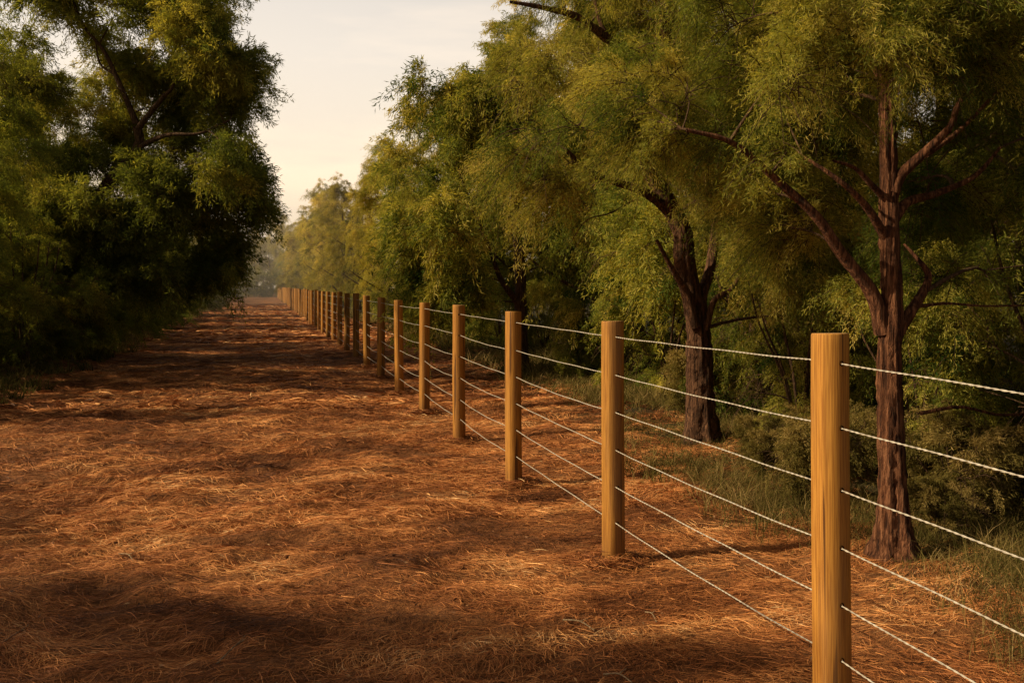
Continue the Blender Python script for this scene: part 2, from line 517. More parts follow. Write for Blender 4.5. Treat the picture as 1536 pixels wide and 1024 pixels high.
rng = np.random.default_rng(5)
parts = []
for n, y0, y1, x0, x1, l0, w0 in ((430000, 2.2, 6.5, -2.6, 4.2, .065, .0015), (270000, 6.0, 12, -3.4, 4.8, .09, .0025), (120000, 11.5, 26, -3.5, 5.0, .16, .0065), (60000, 25, 70, -3.3, 4.6, .28, .018)):
    x = rng.uniform(x0, x1, n); y = y0 + (y1 - y0) * rng.uniform(0, 1, n) ** 1.35
    dens = fbm(x * 1.6, y * 2.4, 71, 3)
    edge = np.clip((x - 3.1 - np.clip((y - 7) / 3, 0, 1)) / 1.3, 0, 1) + np.clip((-x - 2.7) / .8, 0, 1)
    ok = rng.uniform(0, 1, n) < np.clip(.50 + 1.8 * (dens - .36), .30, 1) * np.clip(.45 + 3.5 * (fbm(x * 3.1, y * 5.0, 75, 3) - .36), .28, 1) * (1 - .85 * np.clip(edge, 0, 1))
    x, y, dens = x[ok], y[ok], dens[ok]; m = len(x)
    flow = (fbm(x * .8, y * .8, 81, 2) - .5) * 3.0
    ang = flow + rng.normal(0, .75, m)
    ln = l0 * rng.lognormal(0, .36, m); wd = w0 * rng.uniform(.6, 1.5, m)
    tint = np.clip(.42 + 1.25 * (fbm(x * 1.5, y * 2.6, 91, 4) - .5) + rng.normal(0, .15, m) + .3 * (rng.uniform(0, 1, m) > .993), 0, .96)
    lift = np.abs(rng.normal(0, .008, m)) + .002
    V, F, t = strands(x, y, ang, ln, wd, lift, rng.normal(0, .065, m), tint, rng)
    parts.append((V, F, 0, t))
for py in post_y[1:9]:
    m = 2600
    a = rng.uniform(0, 6.28, m); rr = .075 + np.abs(rng.normal(0, .07, m))
    x = FENCE_X + rr * np.cos(a); y = py + rr * np.sin(a)
    V, F, t = strands(x, y, a + 1.57 + rng.normal(0, .6, m), .085 * rng.lognormal(0, .4, m), .0022 * rng.uniform(.6, 1.5, m) * max(1, py / 6), np.abs(rng.normal(0, .020, m)) + .002, rng.normal(0, .12, m), np.clip(rng.normal(.28, .2, m), 0, 1), rng)
    parts.append((V, F, 0, t))
tag(link('straw_litter', make_mesh('straw_litter', parts, M_straw)), 'loose brown straw and bark fibre scattered over the path', 'straw', kind='stuff')


n = 2600
x = rng.uniform(-3.2, 4.6, n); y = 2.4 + 14 * rng.uniform(0, 1, n) ** 1.4
a = rng.uniform(0, 6.28, n)
V, F, t = leaves(np.stack([x, y, ground_z(x, y) + .008 + np.abs(rng.normal(0, .006, n))], 1), norm(np.stack([np.cos(a), np.sin(a), rng.normal(0, .25, n)], 1)), rng.uniform(.02, .045, n), rng.uniform(.006, .013, n), rng, np.clip(rng.normal(.4, .3, n), 0, 1))
M_dead = strand_material('dead_leaf', [(0, (.04, .018, .010)), (.5, (.20, .095, .045)), (1, (.48, .30, .15))])
tag(link('fallen_leaves', make_mesh('fallen_leaves', [(V, F, 0, t)], M_dead)), 'curled brown dead leaves scattered among the straw', 'leaves', kind='stuff')


def blades(x, y, h, wd, tint, rng, lean=.95):
    n = len(x); k = 3
    t = np.linspace(0, 1, k + 1)
    a = rng.uniform(0, 2 * math.pi, n); le = np.abs(rng.normal(0, lean, n)) + .12
    d = np.stack([np.cos(a), np.sin(a)], 1)
    P = np.zeros((n, k + 1, 3))
    for q in range(2):
        P[:, :, q] = np.stack([x, y], 1)[:, q, None] + d[:, q, None] * (le * h)[:, None] * t ** 1.8
    P[:, :, 2] = ground_z(x, y)[:, None] - .01 + h[:, None] * (t - .25 * np.clip(le, 0, 1.2)[:, None] * t ** 2.2)
    b = rng.uniform(0, 2 * math.pi, n)
    sd = np.stack([np.cos(b), np.sin(b), np.zeros(n)], 1)
    w = wd[:, None] * np.array([1, .9, .6, .08])
    A = P + sd[:, None] * (w / 2)[..., None]; B = P - sd[:, None] * (w / 2)[..., None]
    V = np.stack([A, B], 2).reshape(-1, 3)
    bb = (np.arange(n) * (k + 1) * 2)[:, None] + (np.arange(k) * 2)[None]
    F = np.stack([bb, bb + 1, bb + 3, bb + 2], -1).reshape(-1, 4)
    return V, F, np.repeat(tint, (k + 1) * 2)


def grass_patch(n, x0, x1, y0, y1, inner, hmax, seed, sgn, wd=.006, pw=1.5):
    rng = np.random.default_rng(seed)
    nt_ = n // 14
    tx = rng.uniform(x0, x1, nt_); ty = y0 + (y1 - y0) * rng.uniform(0, 1, nt_) ** pw
    f = fbm(tx * .7, ty * .7, seed + 3, 3)
    side = (tx - inner - (.9 * np.clip((ty - 7) / 3, 0, 1) if sgn > 0 else 0)) * sgn
    ok = rng.uniform(0, 1, nt_) < np.clip((side + .5) / 1.0, 0, 1) * np.clip(.2 + 2.2 * (f - .3), .08, 1)
    tx, ty, f = tx[ok], ty[ok], f[ok]
    sz = rng.uniform(.5, 1.1, len(tx)) * np.clip(.4 + 1.2 * (f - .25), .3, 1.1)
    tt = np.clip(rng.normal(.52, .22, len(tx)), 0, 1)
    x = np.repeat(tx, 14) + rng.normal(0, .045, len(tx) * 14); y = np.repeat(ty, 14) + rng.normal(0, .045, len(tx) * 14)
    s = np.repeat(sz, 14); m = len(x)
    dist = np.hypot(x, y)
    return blades(x, y, hmax * s * rng.uniform(.4, 1.1, m), wd * np.clip(dist / 7, .7, 4) * rng.uniform(.6, 1.3, m), np.clip(np.repeat(tt, 14) + rng.normal(0, .16, m), 0, 1), rng)


g1 = grass_patch(420000, 2.6, 9.0, 2.6, 15, 3.25, .26, 101, 1, .0042); g2 = grass_patch(90000, 2.6, 8, 14, 60, 3.2, .42, 102, 1)
tag(link('grass', make_mesh('grass', [(g1[0], g1[1], 0, g1[2]), (g2[0], g2[1], 0, g2[2])], M_grass)), 'olive and dry grass growing under the trees behind the wire fence', 'grass', kind='stuff')
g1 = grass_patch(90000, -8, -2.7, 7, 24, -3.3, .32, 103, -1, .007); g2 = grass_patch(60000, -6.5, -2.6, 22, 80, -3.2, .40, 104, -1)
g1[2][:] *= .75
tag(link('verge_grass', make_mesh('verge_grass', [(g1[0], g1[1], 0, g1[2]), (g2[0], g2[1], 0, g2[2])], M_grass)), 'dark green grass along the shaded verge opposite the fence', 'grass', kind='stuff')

# ------------------------------------------------------------------ fence
rng = np.random.default_rng(12)


def post_mesh(name, seed, h=1.31, r=.0625):
    rg = np.random.default_rng(seed)
    n = 40
    zs = [-.25, 0, .1, .3, .5, .7, .9, 1.1, h - .03, h - .006, h - .003, h]
    a = np.arange(n) / n * 2 * math.pi
    face = math.radians(rg.uniform(188, 205))
    rings = []
    for q, z in enumerate(zs):
        rr = np.full(n, r * (1.03 - .03 * z / h)) * (1 + .012 * np.sin(2 * a + seed) + .008 * np.sin(3 * a + seed * 2 + z * 2))
        d = np.cos(a - face); rr = np.where(d > .3, np.minimum(rr, r * .93 / np.maximum(d, .3)), rr)
        if q >= len(zs) - 3:
            rr = rr - (.0, .0008, .0032)[q - len(zs) + 3]
        wob = .003 * math.sin(z * 3 + seed)
        rings.append(np.stack([rr * np.cos(a) + wob, rr * np.sin(a), np.full(n, z) + (.002 * np.cos(a + seed) if q >= len(zs) - 3 else 0)], 1))
    V = np.concatenate(rings); k = len(zs)
    b = (np.arange(k - 1) * n)[:, None]; s = np.arange(n)[None]; s2 = (s + 1) % n
    F = np.stack([b + s, b + s2, b + n + s2, b + n + s], -1).reshape(-1, 4)
    cap = np.arange(n)[None] + (k - 1) * n
    me = make_mesh(name, [(V, F, 0, None)], [M_post, M_end], True)
    me2 = bpy.data.meshes.new(name)
    me2.from_pydata([tuple(v) for v in V], [], [tuple(f) for f in F] + [tuple(cap[0])])
    for m in (M_post, M_end): me2.materials.append(m)
    for p in me2.polygons: p.use_smooth = True
    me2.polygons[len(F)].use_smooth = False; me2.polygons[len(F)].material_index = 1
    bpy.data.meshes.remove(me)
    me2.set_sharp_from_angle(angle=math.radians(22))
    return me2


post_meshes = [post_mesh('fence_post', s) for s in (3, 8, 14, 21)]
ORD = ['nearest', 'second', 'third', 'fourth', 'fifth', 'sixth', 'seventh', 'eighth', 'ninth', 'tenth', 'eleventh', 'twelfth', 'thirteenth', 'fourteenth', 'fifteenth', 'sixteenth']
wire_h = [1.215, 1.005, .795, .59, .385, .185]
WZ = np.zeros((6, len(post_y)))
hole_me = None
for n, y in enumerate(post_y):
    idx = n - 1
    z = float(ground_z(FENCE_X, y)) - (.012 if n < 12 else 0)
    o = link('fence_post', post_meshes[n % 4], None, (FENCE_X + rng.normal(0, .008), y, 0))
    top = 1.325 + rng.normal(0, .008)
    if idx == 0: top = 1.335 - z * .6
    if idx > 14: z *= .5
    o.location.z = z * .6
    o.scale = (1.0, 1.0, top / 1.31)
    o.rotation_euler = (rng.normal(0, .003 if idx < 3 else .008), rng.normal(0, .003 if idx < 3 else .008), rng.uniform(-.25, .25))
    if idx == -1:
        lab = 'round timber fence post just outside the near end of the view'
    elif idx == 0:
        lab = 'nearest and largest round timber fence post, with a dark knot below its top wire'
    elif idx < 16:
        lab = '%s round timber fence post counting away from the nearest one' % ORD[idx]
    elif idx < 26:
        lab = 'slim looking timber post further down the fence, past the sixteenth, close behind its neighbours'
    else:
        lab = 'tiny timber post packed close with others at the far end of the fence'
    tag(o, lab, 'fence post', 'round timber posts of the wire fence')
    for w in range(6):
        WZ[w, n] = (1.236, 1.017, .807, .611, .417, .231)[w] if idx == 0 else (.0 if n < 12 else o.location.z) + wire_h[w] + rng.normal(0, .006)
    if 0 <= idx <= 4:
        for w in range(6):
            a = np.arange(10) / 10 * 2 * math.pi
            P = np.stack([np.cos(a) * .008, np.zeros(10), np.sin(a) * .009], 1)
            P2 = P * .4 + np.array([0, .004, 0])
            V = np.concatenate([P, P2]); s = np.arange(10); s2 = (s + 1) % 10
            F = np.stack([s, s2, s2 + 10, s + 10], 1)
            if hole_me is None:
                hole_me = make_mesh('wire_hole', [(V, F, 0, None)], M_hole)
            h = link('wire_hole', hole_me, o, (0, -.0655, (WZ[w, n] - o.location.z) / o.scale[2]))
    if idx == 0:
        a = np.arange(16) / 16 * 2 * math.pi
        rr = .5 + .5 * np.cos(a) ** 2
        ang = -.62 + np.sin(a) * .10 * (1 - .45 * np.cos(a)) ; zz = 1.00 + np.cos(a) * .048
        V = np.stack([np.cos(ang) * .0650, np.sin(ang) * .0650, zz], 1)
        V = np.vstack([V, [[math.cos(-.62) * .0655, math.sin(-.62) * .0655, 1.0]]])
        s = np.arange(16)
        F = np.stack([s, (s + 1) % 16, np.full(16, 16)], 1)
        kn = link('knot', make_mesh('knot', [(V, F, 0, None)], M_hole), o)
        kn.rotation_euler = (0, 0, -o.rotation_euler.z)
WNAME = ['topmost white wire of the fence, strung just below the post tops', 'second white fence wire down from the post tops', 'third white fence wire from the top, just above mid height of the posts',
         'fourth white fence wire from the top, just below mid height of the posts', 'second lowest white fence wire strung between the posts', 'lowest white fence wire, running just above the straw']
for w in range(6):
    pts = []
    for n in range(len(post_y) - 1):
        y0, y1 = post_y[n], post_y[n + 1]
        sag = abs(rng.normal(.006, .006)) + (.018 if w >= 2 and 3 <= n <= 9 else 0) * rng.uniform(.3, 1.2)
        m = 80 if n < 6 else 12
        t = np.arange(m) / m
        pts.append(np.stack([np.full(m, FENCE_X) + .004 * np.sin(t * math.pi) * rng.normal(), y0 + (y1 - y0) * t, WZ[w, n] + (WZ[w, n + 1] - WZ[w, n]) * t - sag * 4 * t * (1 - t) + .0012 * np.sin(t * 19 + n)], 1))
    P = np.concatenate(pts)
    near = P[:80 * 6 + 1]; far = P[80 * 6:]
    u = np.linspace(0, len(near) - 1, 1500); near = np.stack([np.interp(u, np.arange(len(near)), near[:, q]) for q in range(3)], 1)
    L = np.concatenate([[0], np.cumsum(np.linalg.norm(np.diff(near, axis=0), axis=1))])
    prt = []
    for s in (0, math.pi):
        A = L / .06 * 2 * math.pi + s
        H = near + np.stack([np.cos(A) * .0015, np.zeros(len(A)), np.sin(A) * .0015], 1)
        V, F = tubes(H[None], np.full((1, len(H)), .0017), 6); prt.append((V, F, 0, None))
    V, F = tubes(far[None], np.full((1, len(far)), .0028), 5); prt.append((V, F, 0, None))
    tag(link('fence_wire', make_mesh('fence_wire', prt, M_wire, True)), WNAME[w], 'wire', 'wires of the fence')

# ------------------------------------------------------------------ trees: prototypes
WOOD_R = (M_bark_dark, M_twig, M_leaf)
WOOD_L = (M_bark_dark, M_twig, M_leaf_left)


def auto_limbs(seed, h, r, nl, spread, lean=(0, 0), stem_to=.75, first=.22):
    rg = np.random.default_rng(seed)
    top = np.array([lean[0], lean[1], h * stem_to])
    tr = [np.zeros(3), np.array([lean[0] * .1, lean[1] * .1, h * .2]) + rg.normal(0, .05, 3) * [1, 1, 0], np.array([lean[0] * .45, lean[1] * .45, h * .45]) + rg.normal(0, .12, 3) * [1, 1, 0], top]
    L = [(tr, r, r * .25, .7, 26, 12)]
    P = smooth_path(tr, 40)
    for k in range(nl):
        t = first + (.9 - first) * (k + rg.uniform(0, .6)) / nl
        b = P[int(t * 39)]; a = k * 2.4 + rg.uniform(-.5, .5)
        d = np.array([math.cos(a), math.sin(a), 0]); Ln = spread * rg.uniform(.6, 1.0) * (1.15 - .5 * t)
        L.append(([b, b + d * Ln * .35 + [0, 0, Ln * .22], b + d * Ln * .75 + [0, 0, Ln * .45], b + d * Ln + [0, 0, Ln * .62]], r * .5 * (1 - .5 * t), r * .10, 0, 14, 7))
    return L


def proto(name, seed, limbs, blobs, mats, **kw):
    return grow(name, seed, limbs, blobs, mats=mats, **kw)


TREE = {}
mid = dict(clump_r=(.32, .60), twigs=12, per_twig=72, leaf=(.078, .0135))
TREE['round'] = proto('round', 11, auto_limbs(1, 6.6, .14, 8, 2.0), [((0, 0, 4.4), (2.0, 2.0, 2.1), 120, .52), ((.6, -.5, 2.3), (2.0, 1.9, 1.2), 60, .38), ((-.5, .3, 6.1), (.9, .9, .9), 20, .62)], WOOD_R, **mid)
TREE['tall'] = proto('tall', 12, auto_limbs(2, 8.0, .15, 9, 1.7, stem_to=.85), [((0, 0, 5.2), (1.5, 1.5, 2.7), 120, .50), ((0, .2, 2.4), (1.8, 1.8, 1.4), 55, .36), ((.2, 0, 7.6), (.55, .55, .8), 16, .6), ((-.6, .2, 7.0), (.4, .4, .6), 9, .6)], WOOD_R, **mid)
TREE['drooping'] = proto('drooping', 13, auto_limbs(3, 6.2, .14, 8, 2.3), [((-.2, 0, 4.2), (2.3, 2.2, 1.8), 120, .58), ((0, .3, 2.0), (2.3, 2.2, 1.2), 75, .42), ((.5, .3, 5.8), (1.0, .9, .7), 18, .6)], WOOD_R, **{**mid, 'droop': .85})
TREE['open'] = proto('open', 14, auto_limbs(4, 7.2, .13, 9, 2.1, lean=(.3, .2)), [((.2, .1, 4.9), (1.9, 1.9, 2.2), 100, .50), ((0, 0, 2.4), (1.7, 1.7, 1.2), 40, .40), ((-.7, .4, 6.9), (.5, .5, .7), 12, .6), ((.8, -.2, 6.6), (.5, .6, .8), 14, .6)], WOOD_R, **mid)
TREE['left_a'] = proto('left_a', 15, auto_limbs(5, 7.0, .15, 9, 2.3, lean=(.5, 0)), [((.4, 0, 5.0), (2.4, 2.2, 2.2), 130, .50), ((.2, 0, 2.4), (2.1, 2.0, 1.5), 80, .30), ((1.6, .3, 4.2), (1.2, 1.4, 1.5), 35, .45)], WOOD_L, **{**mid, 'per_twig': 60})
TREE['left_b'] = proto('left_b', 16, auto_limbs(6, 7.8, .16, 9, 2.2, lean=(.3, .2)), [((.2, 0, 5.6), (2.0, 2.2, 2.3), 125, .50), ((0, 0, 2.6), (2.1, 2.1, 1.7), 80, .30), ((1.2, -.3, 6.4), (1.0, 1.0, 1.1), 25, .5)], WOOD_L, **{**mid, 'per_twig': 60})


def stems(seed, n, h, sp, r):
    rg = np.random.default_rng(seed); L = []
    for k in range(n):
        a = k * 2.4 + rg.uniform(-.4, .4); d = np.array([math.cos(a), math.sin(a), 0]) * sp * rg.uniform(.4, 1)
        L.append(([d * .06, d * .35 + [0, 0, h * .4], d * .8 + [0, 0, h * .7], d + [0, 0, h * .95]], r, r * .3, .2 if k == 0 else 0, 10, 6))
    return L


SHRUB = {}
shr = dict(clump_r=(.18, .34), twigs=11, per_twig=75, leaf=(.046, .0085), min_z=.08)
SHRUB['young'] = proto('young', 21, stems(1, 6, 1.9, .7, .022), [((0, 0, 1.25), (.95, .95, 1.05), 62, .5), ((0, 0, .5), (.95, .95, .45), 24, .42)], WOOD_R, **{**shr, 'droop': .8})
SHRUB['low'] = proto('low', 22, stems(2, 7, .8, .5, .012), [((0, 0, .42), (.55, .55, .36), 20, .45), ((.38, .1, .62), (.26, .26, .42), 10, .55), ((-.32, .28, .78), (.22, .22, .46), 9, .6), ((.05, -.4, .5), (.25, .2, .35), 7, .5)], (M_bark_dark, M_twig, M_leaf_dry), **{**shr, 'clump_r': (.12, .32), 'up': .6})
SHRUB['left_young'] = proto('left_young', 23, stems(3, 6, 2.0, .7, .022), [((0, 0, 1.3), (1.0, 1.0, 1.15), 66, .45), ((0, 0, .5), (1.0, 1.0, .5), 26, .35)], WOOD_L, **shr)
SHRUB['left_low'] = proto('left_low', 24, stems(4, 7, .8, .5, .012), [((0, 0, .5), (.8, .8, .5), 44, .45)], WOOD_L, **{**shr, 'clump_r': (.16, .28)})


def plant(kind, name, meshes, x, y, rz, s, label, cat, group, first={}):
    z = float(ground_z(x, y)) - .03
    key = (name, kind)
    if key not in first:
        r = empty(name, (x, y, z), rz, s)
        for p in ('trunk', 'branches', 'crown'):
            link('stems' if p == 'trunk' and name == 'shrub' else 'foliage' if p == 'crown' and name == 'shrub' else p, meshes[p], r)
        first[key] = r
    else:
        r = copy_tree(first[key]); r.location = (x, y, z); r.rotation_euler = (0, 0, rz); r.scale = (s, s, s) if not isinstance(s, tuple) else s
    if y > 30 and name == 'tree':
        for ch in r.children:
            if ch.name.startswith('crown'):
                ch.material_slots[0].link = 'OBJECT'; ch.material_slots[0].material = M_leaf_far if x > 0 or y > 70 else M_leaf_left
    tag(r, label, cat, group)
    return r


# ------------------------------------------------------------------ the three trees one can tell apart behind the fence, the big one opposite
def open_to_sun(p, trunk, z1, half, rgen=np.random.default_rng(77)):
    t = smooth_path(trunk, 30); t = t[t[:, 2] < z1]
    q = p[:, None] - t[None]
    al = q @ SUN
    off = np.linalg.norm(q - al[..., None] * SUN, axis=2)
    return ~(((off < half) & (al > .1)).any(1) & (rgen.uniform(0, 1, len(p)) < .9))


def hero(name, meshes, label):
    r = empty(name, (0, 0, 0))
    for p in ('trunk', 'branches', 'crown'):
        link(p, meshes[p], r)
    return tag(r, label, 'tree', 'trees behind the wire fence')


def shift(ms, org):
    for me in ms.values():
        n = len(me.vertices); co = np.empty(n * 3, np.float32); me.vertices.foreach_get('co', co)
        co = co.reshape(-1, 3) - np.array(org, np.float32); me.vertices.foreach_set('co', co.ravel()); me.update()


def pix(p):
    d = p[:, 0] * FX[0] + p[:, 1] * FX[1]; s = p[:, 0] * RX[0] + p[:, 1] * RX[1]
    return 768 + 1400 * s / d, 428 - 1400 * (p[:, 2] - CAM_Z) / d, d


# nearest tree
D = 5.16
b0 = W(1345, 838, D); b0[2] = float(ground_z(b0[0], b0[1])) - .05
T1 = [b0, W(1340, 760, D), W(1336, 650, D), W(1334, 540, D), W(1338, 460, D), W(1334, 360, D), W(1333, 250, D + .03), W(1330, 160, D + .05), W(1322, 60, D + .1), W(1310, -80, D + .15), W(1305, -260, D + .2)]
L1 = [(T1, .078, .028, 1.0, 110, 34),
      ([W(1325, 500, D), W(1308, 440, D - .02), W(1262, 380, D - .08), W(1225, 325, D - .15), W(1165, 270, D - .2), W(1100, 215, D - .3), W(1030, 195, D - .35)], .046, .010, 0, 40, 16),
      ([W(1345, 500, D + .02), W(1368, 465, D + .03), W(1388, 432, D + .06), W(1392, 410, D + .08), W(1376, 388, D + .1), W(1356, 366, D + .15)], .040, .006, 0, 24, 14),
      ([W(1340, 330, D), W(1362, 303, D + .03), W(1405, 290, D + .08), W(1462, 264, D + .1), W(1500, 222, D + .15)], .034, .010, 0, 24, 10),
      ([W(1340, 290, D), W(1352, 262, D), W(1388, 228, D - .05), W(1425, 190, D - .1), W(1442, 150, D - .1), W(1500, 100, D - .1)], .036, .009, 0, 24, 10),
      ([W(1390, 232, D), W(1440, 195, D + .1), W(1500, 135, D + .2), W(1560, 90, D + .3)], .018, .007, 0, 16, 8),
      ([W(1330, 300, D), W(1308, 278, D - .05), W(1282, 252, D - .1), W(1250, 241, D - .2)], .024, .007, 0, 16, 8),
      ([W(1330, 360, D), W(1300, 310, D - .1), W(1258, 270, D - .15), W(1205, 235, D - .1)], .030, .008, 0, 18, 8),
      ([W(1330, 130, D + .05), W(1290, 70, D), W(1230, 30, D - .2), W(1160, 20, D - .3)], .026, .008, 0, 18, 8),
      ([W(1328, 100, D + .05), W(1370, 20, D), W(1430, -50, D), W(1520, -100, D)], .026, .008, 0, 18, 8),
      ([W(1325, 60, D + .1), W(1270, -30, D), W(1180, -90, D - .2)], .024, .008, 0, 18, 8)]
bare1 = [([W(1372, 460, D + .05), W(1420, 455, D + .1), W(1480, 459, D + .15), W(1560, 457, D + .2)], .013, .005),
         ([W(1380, 620, D + .6), W(1440, 610, D + .6), W(1500, 622, D + .7), W(1560, 618, D + .8)], .014, .008)]


def keep1(p):
    x, y, d = pix(p)
    bad = (np.abs(x - 1340) < 135) & (y > 115) & (y < 560) & (d < D + .40)
    bad |= (x > 1185) & (x < 1340) & (y > 190) & (y < 560) & (d < D + .25) & (np.abs((y - 165) - (x - 1030) * .87) < 150)
    bad |= (x > 1330) & (x < 1600) & (y > 100) & (y < 560) & (d < D + .35)
    bad |= (y > 420) | (d < 4.55) | ((x < 1120) & (y > 235)) | ~open_to_sun(p, T1, 2.6, .42)
    return ~bad


fine = dict(clump_r=(.20, .38), twigs=13, per_twig=160, leaf=(.037, .0034), droop=.45, gap=.15, gap_f=4.2)
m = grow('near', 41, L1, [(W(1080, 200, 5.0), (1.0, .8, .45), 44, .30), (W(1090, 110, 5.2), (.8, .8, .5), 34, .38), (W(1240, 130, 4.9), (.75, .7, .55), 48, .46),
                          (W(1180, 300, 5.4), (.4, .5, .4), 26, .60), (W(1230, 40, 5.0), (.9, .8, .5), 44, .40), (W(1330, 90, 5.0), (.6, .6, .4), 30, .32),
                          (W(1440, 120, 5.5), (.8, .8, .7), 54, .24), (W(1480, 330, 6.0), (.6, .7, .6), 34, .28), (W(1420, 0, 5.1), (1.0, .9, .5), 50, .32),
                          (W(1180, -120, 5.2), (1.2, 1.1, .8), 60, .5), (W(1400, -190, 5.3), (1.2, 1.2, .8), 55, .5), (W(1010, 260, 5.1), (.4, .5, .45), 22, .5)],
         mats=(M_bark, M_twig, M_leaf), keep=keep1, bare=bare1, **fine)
shift(m, b0)
h = hero('tree', m, 'nearest tree behind the fence, reddish stringy bark, trunk forking beside the largest post'); h.location = b0

# second tree: dark trunk that splits into several stems
D = 8.7
b0 = W(1052, 668, D); b0[2] = float(ground_z(b0[0], b0[1])) - .05
T2 = [b0, W(1050, 600, D), W(1049, 540, D), W(1046, 480, D), W(1028, 400, D - .05), W(1024, 350, D - .1), W(1000, 300, D - .15), W(960, 215, D - .3), W(985, 130, D - .4), W(1000, 40, D - .4), W(1010, -100, D - .3)]
L2 = [(T2, .128, .045, .6, 90, 28),
      ([W(1018, 345, D - .1), W(1000, 315, D - .15), W(960, 285, D - .3), W(900, 266, D - .5), W(868, 245, D - .6), W(850, 225, D - .7)], .062, .018, 0, 30, 14),
      ([W(1054, 500, D), W(1052, 450, D), W(1066, 400, D + .1), W(1080, 300, D + .2), W(1100, 180, D + .3), W(1120, 20, D + .4)], .065, .025, 0, 40, 14),
      ([W(1042, 490, D - .1), W(1030, 440, D - .15), W(1012, 410, D - .25), W(985, 360, D - .4)], .06, .015, 0, 24, 12),
      ([W(1058, 495, D - .08), W(1072, 450, D - .1), W(1098, 432, D - .15), W(1125, 390, D - .2)], .035, .012, 0, 20, 10),
      ([W(985, 130, D - .4), W(955, 98, D - .6), W(925, 70, D - .8), W(870, 28, D - 1.1), W(815, 12, D - 1.3), W(765, 3, D - 1.4)], .07, .012, 0, 30, 12),
      ([W(968, 200, D - .3), W(950, 95, D - .5), W(905, 45, D - .6), W(880, -60, D - .6)], .04, .012, 0, 20, 10),
      ([W(1000, 40, D - .4), W(960, -60, D - .6), W(890, -150, D - .8)], .04, .012, 0, 20, 10),
      ([W(1110, 90, D + .3), W(1125, 80, D), W(1150, 40, D - .2)], .035, .012, 0, 14, 8)]


def keep2(p):
    x, y, d = pix(p)
    bad = (x > 925) & (x < 1150) & (y > 310) & (d < D + .7)
    bad |= (np.abs((y - 190) - (x - 850) * .62) < 85) & (x > 815) & (x < 1060) & (y > 130) & (d < D + .1)
    bad |= (np.abs((y + 20) - (x - 765) * .48) < 55) & (x < 1010) & (y < 130) & (d < D - .2)
    bad |= (x < 930) & (y > 330) | ~open_to_sun(p, T2, 2.4, .45)
    bad |= (x < 775 + 30 * np.sin(y / 23)) & (d < 11)
    return ~bad


fine2 = dict(clump_r=(.24, .46), twigs=13, per_twig=125, leaf=(.050, .0052), droop=.6, gap=.15, gap_f=3.4)
m = grow('second', 42, L2, [(W(880, 190, 8.0), (1.15, 1.0, .75), 62, .62), (W(850, 90, 8.1), (.95, .9, .55), 48, .62), (W(960, 200, 7.9), (.9, .9, .8), 60, .66), (W(960, 330, 8.3), (.6, .7, .55), 36, .60),
                            (W(1060, 300, 8.3), (.7, .7, .9), 52, .52), (W(900, -60, 8.2), (1.3, 1.2, .9), 65, .55), (W(1060, 40, 8.8), (1.2, 1.1, 1.0), 70, .42), 
                            (W(1130, 180, 9.0), (1.0, 1.0, 1.0), 60, .36), (W(830, 260, 8.2), (.4, .6, .35), 18, .6), (W(1190, 400, 9.3), (.5, .5, .5), 26, .60)],
         mats=(M_bark_mid, M_twig, M_leaf), keep=keep2, bare=[([W(950, 300, 8.2), W(915, 320, 7.9), W(880, 330, 7.8), W(855, 365, 7.75)], .010, .003)], **fine2)
shift(m, b0)
h = hero('tree', m, 'second tree behind the fence, dark trunk splitting into stems and an arching limb'); h.location = b0

# third
D = 15.5
b0 = W(782, 545, D); b0[2] = float(ground_z(b0[0], b0[1])) - .05
T3 = [b0, W(781, 470, D), W(780, 400, D), W(774, 330, D), W(768, 240, D + .1), W(752, 130, D + .2)]
L3 = [(T3, .13, .035, .5, 50, 16),
      ([W(778, 455, D), W(752, 420, D - .2), W(735, 375, D - .4), W(712, 320, D - .6), W(690, 262, D - .8)], .06, .015, 0, 26, 10),
      ([W(778, 400, D), W(800, 340, D + .2), W(830, 280, D + .4)], .05, .015, 0, 20, 8),
      ([W(772, 300, D), W(745, 250, D - .2), W(700, 200, D - .4)], .045, .012, 0, 20, 8)]


def keep3(p):
    x, y, d = pix(p)
    bad = (np.abs(x - 778) < 55) & (y > 280) & (d < D + .5)
    bad |= (np.abs((y - 240) - (x - 690) * 2.0) < 90) & (x > 670) & (x < 790) & (y > 230) & (d < D - .1)
    return ~bad


m = grow('third', 43, L3, [(W(690, 330, D - .8), (1.1, 1.1, 1.2), 60, .50), (W(700, 210, D - .5), (1.3, 1.2, 1.1), 70, .50), (W(790, 200, D), (1.3, 1.3, 1.3), 70, .46), (W(820, 340, D + .3), (.8, .9, 1.0), 35, .42), (W(705, 130, D + .3), (.45, .5, .8), 14, .58), (W(745, 110, D), (.9, .9, .6), 24, .52), (W(640, 420, D - .2), (.7, .8, .8), 24, .42), (W(700, 420, D - .2), (.8, .8, .5), 22, .4)],
         mats=(M_bark_dark, M_twig, M_leaf), keep=keep3, clump_r=(.36, .6), twigs=12, per_twig=56, leaf=(.10, .016), droop=.6)
shift(m, b0)
h = hero('tree', m, 'third tree behind the fence, thin straight dark trunk with one slanting limb'); h.location = b0

